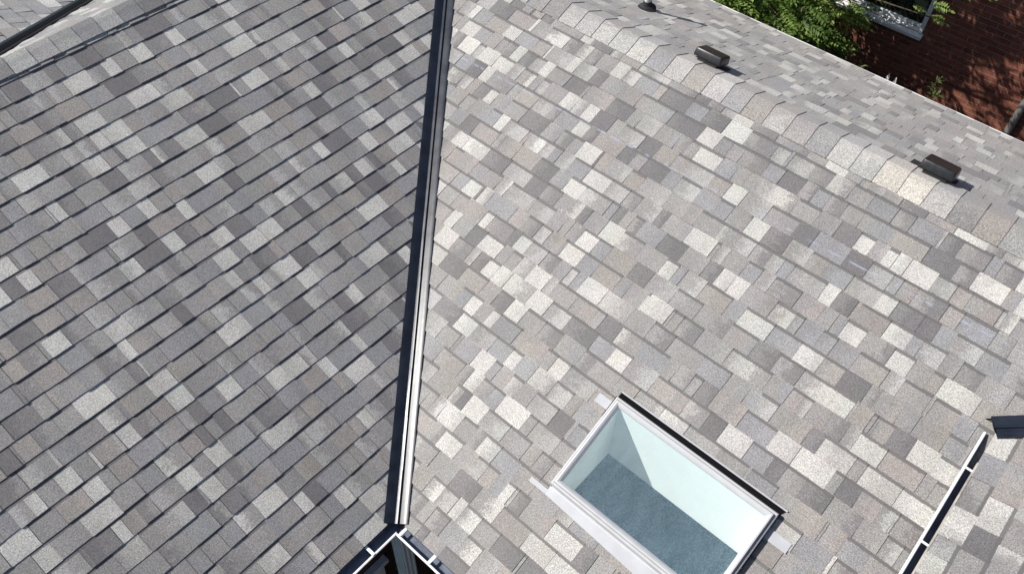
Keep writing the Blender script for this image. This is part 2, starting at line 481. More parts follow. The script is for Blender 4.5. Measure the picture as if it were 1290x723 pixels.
# left slope
regL = uvs(P_left, [(-8, 0, 0), (0, 0, 0), VH, (AY * TL / TR, AY, ZA), (-8, AY, ZA)])
a, b = P_left.uv((0, 0, 0)), P_left.uv(VH)
regL = offset_edge(regL, a, b, .062)
xg = AY * TL / TR
regL2 = uvs(P_left, [VH, (xg, (ZB - TR * (xg - BX)) / TL, ZB - TR * (xg - BX)), (xg, AY, ZA)])
vx, vy = b[0] - a[0], b[1] - a[1]; vl = math.hypot(vx, vy); vx /= vl; vy /= vl
def dogear(pp, v0, e, rng, k):
    # course end trimmed square, leaving a triangle of the strip beneath in view along the metal
    fr = .02 + .40 * abs(math.sin(k * 2.39 + 1))
    if k % 5 == 3: return pp
    vc = v0 + fr * e
    uq = a[0] + vx * (vc - a[1]) / vy - .062 / vy
    return clip_half(pp, -1, 0, -uq)
regL = clip_half(regL, 0, 1, .058)
S2 = lay(P_left, [regL], .145, .0316, -8, 5, -.02, AY * SL - .03, 11, dogear=dogear)
S2x = lay(P_left, [regL2], .145, .0316, 3, 5, 2, AY * SL - .03, 12)
for k_ in ('f',): S2.f += [tuple(i + len(S2.v) for i in f) for f in S2x.f]
for k_ in ('v', 'ca', 'cb', 'uvt', 'gp', 'ch'): setattr(S2, k_, getattr(S2, k_) + getattr(S2x, k_))
# strip of shingles lying along the valley under the trimmed course ends
rng = random.Random(5)
class Tilted: pass
t = -.1
while t < vl:
    w = rng.uniform(.16, .3)
    cp = rng.choices(CP, CW)[0]
    A = lambda tt, off: (a[0] + vx * tt - vy * off, a[1] + vy * tt + vx * off)
    poly = [A(t, .062), A(t + w - .002, .062), A(t + w - .002, .36), A(t, .36)]
    poly = clip_convex(poly, regL)
    if len(poly) > 2:
        S2.tab(P_left, poly, lambda u, q: .0012, (jitter(cp[0], rng), jitter(cp[1], rng)), poly[0][0], .2, poly[0][1] - 1, 9, .9)
    t += w
S = S2
S.build('roof_slope', house)['label'] = 'shaded roof slope with black course lines, beside the dark valley'

# skylight slope
SK = dict(s0=.860, s1=1.548, y0=-1.832, y1=-.648)         # frame outline on the slope
sx0, sx1 = (SK['s0'] - .07) / SR, (SK['s1'] + .058) / SR
hy0, hy1 = SK['y0'] - .012, SK['y1'] + .012
def rz(x): return TR * x
def R3(x, y): return (x, y, rz(x))
vyx = lambda x: x * TR / TL
YW = -2.78
regsR = [
    [R3(0, YW), R3(sx0, YW), R3(sx0, vyx(sx0)), R3(0, 0)],
    [R3(sx0, hy1), R3(sx1, hy1), R3(sx1, vyx(sx1)), R3(sx0, vyx(sx0))],
    [R3(sx0, YW), R3(sx1, YW), R3(sx1, hy0), R3(sx0, hy0)],
    [R3(sx1, YW), R3(XV, YW), R3(XV, vyx(XV)), R3(sx1, vyx(sx1))],
    [R3(XV, CY), R3(BX, CRY), R3(BX, YV), R3(XV, vyx(XV))],
]
regsR = [uvs(P_right, r) for r in regsR]
ar, br = P_right.uv((0, 0, 0)), P_right.uv(VH)
def keep_right(rg, d):
    nx, ny = -(br[1] - ar[1]), br[0] - ar[0]; l = math.hypot(nx, ny); nx /= l; ny /= l
    tst = nx * (P_right.uv((1, -2, TR))[0] - ar[0]) + ny * (P_right.uv((1, -2, TR))[1] - ar[1])
    if tst < 0: nx, ny = -nx, -ny
    return clip_half(rg, nx, ny, nx * ar[0] + ny * ar[1] + d)
shR = [r for r in (keep_right(r, .056) for r in regsR) if len(r) > 2]
# keep the shingles clear of the small wing's valley metal
c0, c1 = P_right.uv((XV, CY, rz(XV))), P_right.uv((BX, CRY, ZB))
def keep_c(rg):
    nx, ny = -(c1[1] - c0[1]), c1[0] - c0[0]; l = math.hypot(nx, ny); nx /= l; ny /= l
    q = P_right.uv((3, 0, 3 * TR))
    if nx * (q[0] - c0[0]) + ny * (q[1] - c0[1]) < 0: nx, ny = -nx, -ny
    return clip_half(rg, nx, ny, nx * c0[0] + ny * c0[1] + .055)
shR[-1] = keep_c(shR[-1])
shR = [q for q in (clip_half(q, 0, 1, .036) for q in shR) if len(q) > 2]
S = lay(P_right, shR, .1425, -.01, -4.2, 3.2, -.02, BX * SR - .03, 23, chalk=3.137)
S.build('roof_slope', house)['label'] = 'bright roof slope around the skylight'

# slope beyond the long ridge
regF = uvs(P_far, [(XE, 3.2, ZB - TR * (XE - BX)), (BX, 3.2, ZB), (BX, -6.2, ZB), (XE, -6.2, ZB - TR * (XE - BX))])
S = lay(P_far, [regF], .1425, -.012, -6.2, 3.2, -.012, (XE - BX) * SR - .03, 37)
S.build('roof_slope', house)['label'] = 'roof slope behind the vents, down to the white eave edge'
# sunny slope behind the other ridge
zf = lambda y: ZA - TL * (y - AY)
vD = lambda x: AY + (x - XDR) * TD / TL                  # valley between it and the cross gable
regK = uvs(P_back, [(XDR, AY, ZA), (xg, AY, ZA), (xg, AYE, zf(AYE)), (XDR + (AYE - AY) * TL / TD, AYE, zf(AYE))])
kq = P_back.uv((XDR, AY, ZA)); kq2 = P_back.uv((XDR + 1, AY + TD / TL, ZA - TD))
def keep_side(rg, p, q, inside, d):
    nx, ny = -(q[1] - p[1]), q[0] - p[0]; l = math.hypot(nx, ny); nx /= l; ny /= l
    if nx * (inside[0] - p[0]) + ny * (inside[1] - p[1]) < 0: nx, ny = -nx, -ny
    return clip_half(rg, nx, ny, nx * p[0] + ny * p[1] + d)
regK = keep_side(regK, kq, kq2, P_back.uv((3, AY + .3, zf(AY + .3))), .06)
S = lay(P_back, [regK], .1425, -.012, -1, 5, -.012, (AYE - AY) * SL - .03, 41)
S.build('roof_slope', house)['label'] = 'sun bleached slope seen edge on behind the ridge'
# cross gable slope behind the dark valley
zd = lambda x: ZDR - TD * (x - XDR)
regD = uvs(P_cross, [(XDR, AY, ZDR), (XDR, 9, ZDR), (XDR + 3, 9, zd(XDR + 3)), (XDR + 3, vD(XDR + 3), zd(XDR + 3))])
dq, dq2 = P_cross.uv((XDR, AY, ZDR)), P_cross.uv((XDR + 1, vD(XDR + 1), zd(XDR + 1)))
regD = keep_side(regD, dq, dq2, P_cross.uv((XDR + .5, 8, zd(XDR + .5))), .045)
S = lay(P_cross, [regD], .1425, 0, 3, 9, -.012, 3 * math.hypot(1, TD) - .02, 53, hb=.004)
S.build('roof_slope', house)['label'] = 'roof corner behind the black valley strip'
# small wing at the right
regW = uvs(P_wing, [(-2.2, CY, CZ), (XV, CY, CZ), (BX, CRY, ZB), (-2.2, CRY, ZB)])
wq, wq2 = P_wing.uv((XV, CY, CZ)), P_wing.uv((BX, CRY, ZB))
regW = keep_side(regW, wq, wq2, P_wing.uv((0, -3, CZ + .14)), .045)
S = lay(P_wing, [regW], .1425, -.012, -2.2, 4, -.012, (CY - CRY) * math.hypot(1, TC) - .03, 61)
S.build('roof_slope', house)['label'] = 'small wing roof above the narrow white lipped gutter'

# decks, back slopes and gable ends that close the roofs
def sheet(mb, pl, regions, h=-.012):
    for r in regions:
        if len(r) < 3: continue
        n = len(r)
        mb.add([pl.P(u, t, h) for u, t in r] + [pl.P(u, t, h - .02) for u, t in r], [tuple(range(n)), tuple(range(n, 2 * n))[::-1]] + [(i, n + i, n + (i + 1) % n, (i + 1) % n) for i in range(n)])
mb = MB()
full = clip_half(uvs(P_left, [(-8, 0, 0), (0, 0, 0), VH, (xg, AY, ZA), (-8, AY, ZA)]), 0, 1, .05)
sheet(mb, P_left, [full, regL2]); sheet(mb, P_right, [clip_half(q, 0, 1, .03) for q in regsR]); sheet(mb, P_far, [regF])
sheet(mb, P_back, [uvs(P_back, [(XDR, AY, ZA), (xg, AY, ZA), (xg, AYE, zf(AYE)), (XDR + (AYE - AY) * TL / TD, AYE, zf(AYE))])])
sheet(mb, P_cross, [uvs(P_cross, [(XDR, AY, ZDR), (XDR, 9, ZDR), (XDR + 3, 9, zd(XDR + 3)), (XDR + 3, vD(XDR + 3), zd(XDR + 3))])])
sheet(mb, P_wing, [uvs(P_wing, [(-2.2, CY, CZ), (XV, CY, CZ), (BX, CRY, ZB), (-2.2, CRY, ZB)])])
mb.build('roof_deck', M['deck'], house)
P_dw = Plane((XDR - 3, 0, ZDR - TD * 3), (0, 1, 0), (1, 0, TD))
S = lay(P_dw, [uvs(P_dw, [(XDR, AY, ZDR), (XDR, 9, ZDR), (XDR - 3, 9, ZDR - 3 * TD), (XDR - 3, AY, ZDR - 3 * TD)])], .1425, 0, 3, 9, 0, 3.2, 71)
P_cb = Plane((0, CRY - 1.4, ZB - 1.4 * TC), (1, 0, 0), (0, 1, TC))
Sc = lay(P_cb, [uvs(P_cb, [(-2.2, CRY, ZB), (BX, CRY, ZB), (BX, CRY - 1.4, ZB - 1.4 * TC), (-2.2, CRY - 1.4, ZB - 1.4 * TC)])], .1425, 0, -2.2, 4, 0, 1.46, 73)
S.build('roof_slope', house); Sc.build('roof_slope', house)

# ridge caps
S = Shingles(); S.seed = 3
caps(S, (BX, YV, ZB), (BX, -6.2, ZB), (-1, 0, -TR), (1, 0, -TR), .185, .19, .172, 7, tan=(24, 25))
S.build('ridge_cap', house)
S = Shingles(); S.seed = 5
caps(S, (XDR - .2, AY, ZA), (xg, AY, ZA), (0, -1, -TL), (0, 1, -TL), .137, .14, .165, 9)
S.build('ridge_cap', house)
S = Shingles(); S.seed = 6
caps(S, (XDR, 9, ZDR), (XDR, AY, ZDR), (-1, 0, -TD), (1, 0, -TD), .14, .14, .165, 19)
S.build('ridge_cap', house)
S = Shingles(); S.seed = 8
caps(S, (-2.2, CRY, ZB), (BX, CRY, ZB), (0, -1, -TC), (0, 1, -TC), .14, .14, .165, 29)
S.build('ridge_cap', house)

# valley metal: two wings and a standing rib
def valley(name, p, q, pa, pb, wa, wb, rib=1, lift=.012):
    """p low end, q head; pa/pb unit vectors lying in the two slopes, square to the valley"""
    p, q = V(p), V(q); d = (q - p).normalized()
    pa = (V(pa) - d * V(pa).dot(d)).normalized(); pb = (V(pb) - d * V(pb).dot(d)).normalized()
    na = pa.cross(d); na = na if na.z > 0 else -na
    nb = pb.cross(d); nb = nb if nb.z > 0 else -nb
    up = (na + nb).normalized(); side = (pa - pb).normalized()
    arc = [(.018, .002), (.014, .005), (.000, .011 * rib), (-.002, .012 * rib), (-.005, -.001), (-.012, -.001), (-.019, .002)]
    def sec(o):
        return ([o + pa * wa + na * (lift - .008), o + pa * wa + na * (lift + .003), o + pa * (wa * .9) + na * (lift + .004), o + pa * (wa * .6) + na * (lift + .002)]
                + [o + side * x + up * (lift + h) for x, h in arc]
                + [o + pb * (wb * .6) + nb * (lift + .002), o + pb * (wb * .9) + nb * (lift + .004), o + pb * wb + nb * (lift + .003), o + pb * wb + nb * (lift - .008)])
    n = 14; m = 15
    vs = []; fs = []
    rng = random.Random(3)
    for i in range(n + 1):
        o = p + (q - p) * (i / n)
        vs += [x + up * rng.uniform(-.0008, .0008) for x in sec(o)]
    for i in range(n):
        for j in range(m - 1):
            fs.append((i * m + j, i * m + j + 1, i * m + m + 1 + j, i * m + m + j))
    fs += [tuple(range(m)), tuple(range(n * m, n * m + m))[::-1]]
    o_ = mesh_obj(name, vs, fs, M['valley'], house)
    for pl_ in o_.data.polygons: pl_.use_smooth = len(pl_.vertices) == 4
    o_.data.set_sharp_from_angle(angle=rad(14))
    return o_
valley('valley_flashing', V((.016, .013, .004)), V(VH) + V((0, 0, .0)), V((-1, 0, 0)), V((0, -1, 0)), .096, .078)
valley('valley_flashing', (XDR + (AYE - AY) * TL / TD, AYE, zf(AYE)), (XDR, AY, ZA), (1, 0, 0), (0, 1, 0), .06, .075, rib=3, lift=.02)
valley('valley_flashing', (XV - .03, CY + .02, CZ - .005), (BX, CRY, ZB), (0, 1, 0), (-1, 0, 0), .075, .075, rib=1, lift=.012)

# ------------------------------------------------------------------ gutters
def gutter(a, b, out, z, width, depth=.05, hang=(), lipw=.012, inner=.02, mitre=(0, 0)):
    """open trough from a to b; out = outward unit vector; the outer lip is a sub-part"""
    a, b, out = V(a), V(b), V(out); up = V((0, 0, 1)); d = (b - a).normalized()
    tk = .003
    prof = [(0, 0), (0, -depth), (width * .72, -depth), (width, -depth * .35), (width, -.004), (width - tk, -.004), (width - tk, -depth * .35 - tk), (width * .72 - tk, -depth + tk), (tk, -depth + tk), (tk, 0)]
    mb = MB()
    n = len(prof)
    ring = lambda p, mt, sg: [V(p) + out * q[0] + up * q[1] + d * (mt * q[0]) for q in prof]
    vs = ring(a, mitre[0], 1) + ring(b, mitre[1], 1)
    mb.add(vs, [(i, (i + 1) % n, n + (i + 1) % n, n + i) for i in range(n)] + [tuple(range(n))[::-1], tuple(range(n, 2 * n))])
    g = mb.build('gutter', M['gutter'], house)
    lp = MB()
    w0, w1 = width - lipw * .8, width + lipw * .35
    pr = [(w0, -.004), (w1, -.010), (w1, .004), (w0 + lipw * .3, .007), (w0, .004)]
    vs = [a + out * q[0] + up * q[1] + d * (mitre[0] * q[0]) for q in pr] + [b + out * q[0] + up * q[1] + d * (mitre[1] * q[0]) for q in pr]
    k = len(pr)
    lp.add(vs, [(i, (i + 1) % k, k + (i + 1) % k, k + i) for i in range(k)] + [tuple(range(k))[::-1], tuple(range(k, 2 * k))])
    lp.build('rolled_lip', M['lip'], g)
    for h, wd, mt in hang:
        hb = MB(); c = a + d * h
        hb.add([c + out * x + d * y + up * zz for x in (-.004, width) for y in (-wd / 2, wd / 2) for zz in (.0075, .0105)],
               [(0, 1, 3, 2), (4, 6, 7, 5), (0, 4, 5, 1), (2, 3, 7, 6), (0, 2, 6, 4), (1, 5, 7, 3)])
        hb.build('hanger', M[mt], g)
    return g
GW = .095
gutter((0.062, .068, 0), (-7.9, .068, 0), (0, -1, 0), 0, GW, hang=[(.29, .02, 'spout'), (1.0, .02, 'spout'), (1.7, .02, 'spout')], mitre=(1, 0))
gutter((.042, .048, -.002), (.042, -2.72, -.002), (-1, 0, 0), 0, .078, hang=[(.10, .02, 'lip'), (.37, .022, 'lip'), (1.0, .02, 'lip'), (1.7, .02, 'lip')], mitre=(1, 0))
gutter((2.455, CY - .012, CZ - .004), (-2.2, CY - .012, CZ - .004), (0, 1, 0), 0, .062, depth=.10, hang=[(.30, .014, 'lip'), (.88, .014, 'lip'), (1.5, .014, 'lip')], lipw=.013)
mb = MB()
mb.box((.1, CY + .001, CZ + .0035), (4.25, .009, .016)); mb.build('drip_edge', M['drip_tan'], house)
mb = MB(); mb.box((XE + .006, -1.5, ZB - TR * (XE - BX) - .012), (.026, 9.4, .03)); mb.build('drip_edge', M['drip'], house)
# downspout dropping from the inside corner
ds = MB()
n = 40; ring = []
hw = .052
def ribbed(n_side=5):
    pts = []
    cs = [(-hw, -hw), (hw, -hw), (hw, hw), (-hw, hw)]
    for i in range(4):
        p, q = V((*cs[i], 0)), V((*cs[(i + 1) % 4], 0)); dd = q - p; nn = V((dd.y, -dd.x, 0)).normalized()
        for j in range(12):
            f = j / 12
            pts.append(p + dd * f + nn * (.004 * (1 if (j // 2) % 2 else -.4)))
    return pts
pr = ribbed()
m_ = len(pr)
vs = [p + V((.047, .057, -.093)) for p in pr] + [p + V((.047, .057, GZ + .02)) for p in pr]
ds.add(vs, [(i, (i + 1) % m_, m_ + (i + 1) % m_, m_ + i) for i in range(m_)] + [tuple(range(m_))[::-1], tuple(range(m_, 2 * m_))])
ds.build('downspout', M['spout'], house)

# walls (own objects, brick) under the eaves
def wall(a, b, z0, z1, th, mat, name='wall', holes=()):
    """vertical wall from plan point a to b, holes = (t0,t1,z0,z1) along the wall"""
    a, b = V((*a, 0)), V((*b, 0)); d = (b - a); L_ = d.length; d.normalize(); nn = V((-d.y, d.x, 0))
    mb = MB()
    def blk(t0, t1, za, zb):
        if t1 - t0 < 1e-4 or zb - za < 1e-4: return
        vs = [a + d * t + nn * o + V((0, 0, z)) for t in (t0, t1) for o in (0, th) for z in (za, zb)]
        mb.add(vs, [(0, 1, 3, 2), (4, 6, 7, 5), (0, 4, 5, 1), (2, 3, 7, 6), (0, 2, 6, 4), (1, 5, 7, 3)])
    t = 0
    for (t0, t1, za, zb) in sorted(holes):
        blk(t, t0, z0, z1); blk(t0, t1, z0, za); blk(t0, t1, zb, z1); t = t1
    blk(t, L_, z0, z1)
    return mb.build(name, mat, house)
WY = .32
wall((-7.8, WY), (.32, WY), GZ, .05, .22, M['brick_x'], holes=((5.9, 7.78, -2.2, -1.06),))
wall((.32, WY), (.32, -2.7), GZ, .05, .22, M['brick_y'])
wall((-2.0, CY - .28), (2.55, CY - .28), GZ, CZ, -.2, M['brick_x'])
wall((XE - .35, 3.2), (XE - .35, -6.0), GZ, .58, -.2, M['brick_y'])
wall((-2.0, CY - .3), (-2.0, CRY - 1.2), GZ, .9, .2, M['brick_y'])
mb = MB()    # gable ends
mb.add([(xg - .01, (ZB - TR * (xg - BX)) / TL, ZB - TR * (xg - BX)), (xg - .01, AY, ZA - .02), (xg - .01, AYE, zf(AYE)), (xg - .01, AYE, ZB - TR * (xg - BX) - .3)], [(0, 1, 2, 3)])
mb.build('wall', M['brick_y'], house); mb = MB()
mb.add([(xg - .03, (ZB - TR * (xg - BX)) / TL, ZB - TR * (xg - BX)), (xg - .03, AY, ZA - .02), (xg - .03, AYE, zf(AYE)), (xg - .03, AYE, ZB - TR * (xg - BX) - .3)], [(3, 2, 1, 0)])
mb.build('wall', M['brick_y'], house)
mb = MB(); mb.box((-3.8, .20, -.095), (7.9, .235, .02)); mb.box((.20, -1.25, -.097), (.235, 2.9, .02)); mb.build('soffit', M['soffit'], house)
# window in the shaded wall beneath the left gutter
w0, w1, wz0, wz1 = -7.8 + 5.9, -7.8 + 7.78, -2.2, -1.06
win = MB(); yy = WY - .012
for c, d in (((( w0 + w1) / 2, yy, wz1 - .03), (w1 - w0 + .1, .09, .06)), (((w0 + w1) / 2, yy, wz0 + .03), (w1 - w0 + .1, .11, .06)), ((w0 + .03, yy, (wz0 + wz1) / 2), (.06, .085, wz1 - wz0 - .13)), ((w1 - .03, yy, (wz0 + wz1) / 2), (.06, .085, wz1 - wz0 - .13)), (((w0 + w1) / 2, yy + .01, (wz0 + wz1) / 2), (.045, .06, wz1 - wz0 - .13))):
    win.box(c, d)
wo = win.build('window', M['white'], house, bevel=.004)
pm = MB(); pm.box(((w0 + w1) / 2, WY + .03, (wz0 + wz1) / 2), (w1 - w0 - .02, .012, wz1 - wz0 - .02)); pm.build('pane', M['dark_glass'], wo)

# ------------------------------------------------------------------ skylight
def Q(s, y, h): return P_right.P(y, s, h)
sky = bpy.data.objects.new('skylight', None); sky.location = V(Q((SK['s0'] + SK['s1']) / 2, (SK['y0'] + SK['y1']) / 2, 0)) - V((0, 0, GZ))
link(sky, house); sky['label'] = 'grey framed fixed skylight with clear glass over a white shaft'
s0, s1, y0, y1 = SK['s0'], SK['s1'], SK['y0'], SK['y1']
FH = .092
def ring_profile(mb, prof, mi=0):
    """rectangular mitred frame; profile = (inset, height)"""
    rings = []
    for ins, h in prof:
        rings.append([Q(s0 + ins, y0 + ins, h), Q(s1 - ins, y0 + ins, h), Q(s1 - ins, y1 - ins, h), Q(s0 + ins, y1 - ins, h)])
    for a_, b_ in zip(rings[:-1], rings[1:]):
        n = 4
        mb.add(a_ + b_, [(i, (i + 1) % n, n + (i + 1) % n, n + i) for i in range(n)])
mb = MB()
ring_profile(mb, [(.0, -.012), (.0, .030)], 0)
curb = mb.build('curb', M['gasket'], sky)
mb = MB()
ring_profile(mb, [(-.006, .026), (-.006, .060), (.000, .066), (.006, .066), (.009, .063), (.012, .067), (.018, FH), (.026, FH + .001), (.038, FH - .006), (.050, FH - .020), (.052, FH - .030)])
fr = mb.build('frame', M['frame'], sky)
mb = MB()
gi = .049; gh = FH - .022
mb.add([Q(s0 + gi, y0 + gi, gh), Q(s1 - gi, y0 + gi, gh), Q(s1 - gi, y1 - gi, gh), Q(s0 + gi, y1 - gi, gh)], [(0, 1, 2, 3)])
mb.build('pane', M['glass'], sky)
# flashing: apron below, head above, step tabs at the sides
mb = MB()
def plate(pts, h0, th=.003):
    n = len(pts)
    hs = h0 if isinstance(h0, (list, tuple)) else [h0] * n
    vs = [Q(p[0], p[1], h) for p, h in zip(pts, hs)] + [Q(p[0], p[1], h - th) for p, h in zip(pts, hs)]
    mb.add(vs, [tuple(range(n)), tuple(range(n, 2 * n))[::-1]] + [(i, n + i, n + (i + 1) % n, (i + 1) % n) for i in range(n)])
ya, yb = y1 + .006, y0 - .006
plate([(s0 - .082, ya), (s0 - .135, yb), (s0 - .014, yb), (s0 - .014, ya)], [.012, .013, .022, .020])
plate([(s0 - .0145, ya), (s0 - .0145, yb), (s0 - .005, yb), (s0 - .005, ya)], [.021, .023, .044, .044])
plate([(s0 - .082, ya + .135), (s0 - .082, ya + .001), (s0 - .048, ya + .001), (s0 - .048, ya + .135)], .0135)
plate([(s1 - .10, ya + .118), (s1 - .10, ya + .008), (s1 - .035, ya + .008), (s1 - .035, ya + .118)], .0125)
plate([(s1 - .155, yb - .15), (s1 - .155, yb - .004), (s1 - .085, yb - .004), (s1 - .085, yb - .15)], .0125)
plate([(s0 + .05, yb - .13), (s0 + .05, yb - .004), (s0 + .12, yb - .004), (s0 + .12, yb - .13)], .0125)
plate([(s1 + .049, ya + .004), (s1 + .049, yb - .03), (s1 + .059, yb - .03), (s1 + .059, ya + .004)], [.018, .018, .022, .022])
mb.build('flashing', M['flash'], sky)
mb = MB()
plate([(s1 + .008, ya), (s1 + .008, yb), (s1 + .048, yb - .02), (s1 + .048, ya)], .0165)
plate([(s1 - .15, ya + .016), (s1 - .15, ya + .004), (s1 + .012, ya + .004), (s1 + .012, ya + .016)], .0175)
mb.build('weather_seal', M['gasket'], sky)
# shaft under the glass: plastered walls down to a speckled floor
gi2 = .047
xa, xb = Q(s0 + gi2, 0, gh - .006), Q(s1 - gi2, 0, gh - .006)
X0, X1, Z0, Z1 = xa.x, xb.x, xa.z, xb.z; Y0, Y1 = y0 + gi2, y1 - gi2; ZF = .0
mb = MB()
vs = [(X0, Y0, Z0), (X1, Y0, Z1), (X1, Y1, Z1), (X0, Y1, Z0), (X0, Y0, ZF), (X1, Y0, ZF), (X1, Y1, ZF), (X0, Y1, ZF)]
mb.add(vs, [(0, 1, 5, 4), (1, 2, 6, 5), (2, 3, 7, 6), (3, 0, 4, 7)])
T = .05
vo_ = [(X0 - T, Y0 - T, Z0 - .06), (X1 + T, Y0 - T, Z1 - .06), (X1 + T, Y1 + T, Z1 - .06), (X0 - T, Y1 + T, Z0 - .06), (X0 - T, Y0 - T, ZF), (X1 + T, Y0 - T, ZF), (X1 + T, Y1 + T, ZF), (X0 - T, Y1 + T, ZF)]
mb.add(vo_, [(0, 1, 5, 4), (1, 2, 6, 5), (2, 3, 7, 6), (3, 0, 4, 7)])
mb.build('shaft_wall', M['plaster'], sky)
# white room under the shaft, unseen walls drawn in, bouncing sun onto its floor
RX0, RX1, RY0, RY1, RZ = .80, 2.08, -1.86, -.28, -1.08
def inner(name, c, d, mat):
    q = MB(); q.box(c, d); q.build(name, mat, sky)
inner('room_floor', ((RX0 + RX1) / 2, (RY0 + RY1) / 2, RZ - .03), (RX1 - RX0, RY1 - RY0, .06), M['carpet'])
for c, d in ((((RX0 + X0) / 2 - .03, (RY0 + RY1) / 2, .015), (X0 - RX0 - .06, RY1 - RY0, .03)), (((RX1 + X1) / 2 + .03, (RY0 + RY1) / 2, .015), (RX1 - X1 - .06, RY1 - RY0, .03)),
             (((X0 + X1) / 2, (RY0 + Y0) / 2 - .03, .015), (X1 - X0 + .118, Y0 - RY0 - .06, .03)), (((X0 + X1) / 2, (RY1 + Y1) / 2 + .03, .015), (X1 - X0 + .118, RY1 - Y1 - .06, .03))):
    inner('room_ceiling', c, d, M['plaster'])
for c, d in (((RX0 - .03, (RY0 + RY1) / 2, RZ / 2), (.056, RY1 - RY0, -RZ + .05)), ((RX1 + .03, (RY0 + RY1) / 2, RZ / 2), (.056, RY1 - RY0, -RZ + .05)),
             (((RX0 + RX1) / 2, RY0 - .03, RZ / 2), (RX1 - RX0, .056, -RZ + .05)), (((RX0 + RX1) / 2, RY1 + .03, RZ / 2), (RX1 - RX0, .056, -RZ + .05))):
    inner('room_bounce_wall', c, d, M['plaster'])

# ------------------------------------------------------------------ roof vents and pipe beyond the long ridge
def FQ(x, y, h): return V((x, y, ZB - TR * (x - BX))) + P_far.n * h
def vent(name, xa, xb, ya, yb, label, h0=.048, h1=.118, flap=False):
    e_ = bpy.data.objects.new(name, None); c = FQ((xa + xb) / 2, (ya + yb) / 2, 0); e_.location = c - V((0, 0, GZ)); link(e_, house); e_['label'] = label
    cx, cy = (xa + xb) / 2, (ya + yb) / 2
    def solid(mb, x0, x1, y0_, y1_, z0, z1, inset=0):
        lo = [FQ(x, y, z0) for x, y in ((x0, y0_), (x1, y0_), (x1, y1_), (x0, y1_))]
        hi = [FQ(x, y, z1) for x, y in ((x0 + inset, y0_ + inset), (x1 - inset, y0_ + inset), (x1 - inset, y1_ - inset), (x0 + inset, y1_ - inset))]
        mb.add(lo + hi, [(3, 2, 1, 0), (4, 5, 6, 7)] + [(i, (i + 1) % 4, 4 + (i + 1) % 4, 4 + i) for i in range(4)])
    mb = MB(); solid(mb, xa, xb, ya, yb, h0, h1, .008); mb.build('hood', M['vent'], e_, bevel=.016, segs=4, smooth=True)
    mb = MB(); solid(mb, xa + .03, xb - .03, ya + .035, yb - .035, -.005, h0 + .01); mb.build('throat', M['vent'], e_, bevel=.006)
    mb = MB(); solid(mb, xa + .01, xb + .05, ya - .012, yb + (.075 if flap else .012), .012, .015); mb.build('base_flange', M['rubber'], e_)
vent('roof_vent', 3.745, 3.905, .30, .545, 'black box vent nearest the vent pipe')
vent('roof_vent', 3.725, 3.915, -1.525, -1.285, 'black box vent farthest from the vent pipe, above two tan ridge caps', flap=True)
pv = bpy.data.objects.new('vent_pipe', None); pb = FQ(4.50, 1.45, 0); pv.location = pb - V((0, 0, GZ)); link(pv, house)
mb = MB(); mb.tube([pb - V((0, 0, .05)), pb + V((0, 0, .40))], [.030, .030], 20); mb.build('pipe', M['pipe'], pv)
mb = MB(); mb.tube([pb + P_far.n * .012, pb + P_far.n * .02, pb + V((0, 0, .055)), pb + V((0, 0, .085))], [.085, .080, .042, .036], 20); mb.build('rubber_boot', M['rubber'], pv)

# ------------------------------------------------------------------ ground
gs = 400
g = mesh_obj('ground', [(-gs, -gs, GZ), (gs, -gs, GZ), (gs, gs, GZ), (-gs, gs, GZ)], [(0, 1, 2, 3)], M['lawn']); tag(g, 'lawn far below the roofs', 'ground', kind='structure')

# ------------------------------------------------------------------ neighbour house
NX = 8.6
nb = empty('brick_house', (NX + 3, -1, GZ), 'red brick house across the side yard with a white framed window', 'house')
def nwall(mat, x0, x1, y0, y1, z0, z1, holes=()):
    pass
mb = MB()
wy0, wy1, wz0, wz1 = .05, 1.25, -.455, 1.0
def bx(mb, x0, x1, y0, y1, z0, z1): mb.box(((x0 + x1) / 2, (y0 + y1) / 2, (z0 + z1) / 2), (x1 - x0, y1 - y0, z1 - z0))
HT = 2.6
bx(mb, NX, NX + .25, -7, wy0, GZ, HT); bx(mb, NX, NX + .25, wy1, 7, GZ, HT); bx(mb, NX, NX + .25, wy0, wy1, GZ, wz0); bx(mb, NX, NX + .25, wy0, wy1, wz1, HT)
mb.build('wall', M['red_y'], nb)
mb = MB(); bx(mb, NX + .26, NX + 7, -7, -6.75, GZ, HT); mb.build('wall', M['red_x'], nb); mb = MB(); bx(mb, NX + .26, NX + 7, 6.75, 7, GZ, HT); mb.build('wall', M['red_x'], nb)
mb = MB()
bx(mb, NX - .02, NX + .10, wy0, wy0 + .05, wz0 + .003, wz1); bx(mb, NX - .02, NX + .10, wy1 - .05, wy1, wz0 + .003, wz1); bx(mb, NX - .02, NX + .10, wy0 + .052, wy1 - .052, wz1 - .06, wz1 - .002)
wf = bpy.data.objects.new('window', None); wf.location = V((NX, .65, wz0)) - nb.location; link(wf, nb)
mb.build('frame', M['white'], wf, bevel=.004)
mb = MB()
mb.add([(NX - .075, wy0 - .02, wz0 - .055), (NX - .075, wy1 + .02, wz0 - .055), (NX - .075, wy1 + .02, wz0 - .015), (NX - .075, wy0 - .02, wz0 - .015), (NX + .13, wy0 - .02, wz0 - .055), (NX + .13, wy1 + .02, wz0 - .055), (NX + .13, wy1 + .02, wz0 + .02), (NX + .13, wy0 - .02, wz0 + .02)],
       [(0, 1, 2, 3), (4, 7, 6, 5), (0, 4, 5, 1), (3, 2, 6, 7), (0, 3, 7, 4), (1, 5, 6, 2)])
mb.build('sill', M['white'], wf, bevel=.004)
mb = MB(); bx(mb, NX + .09, NX + .12, wy0 + .055, wy1 - .055, wz0 + .06, wz1 - .065); mb.build('pane', M['dark_glass'], wf)
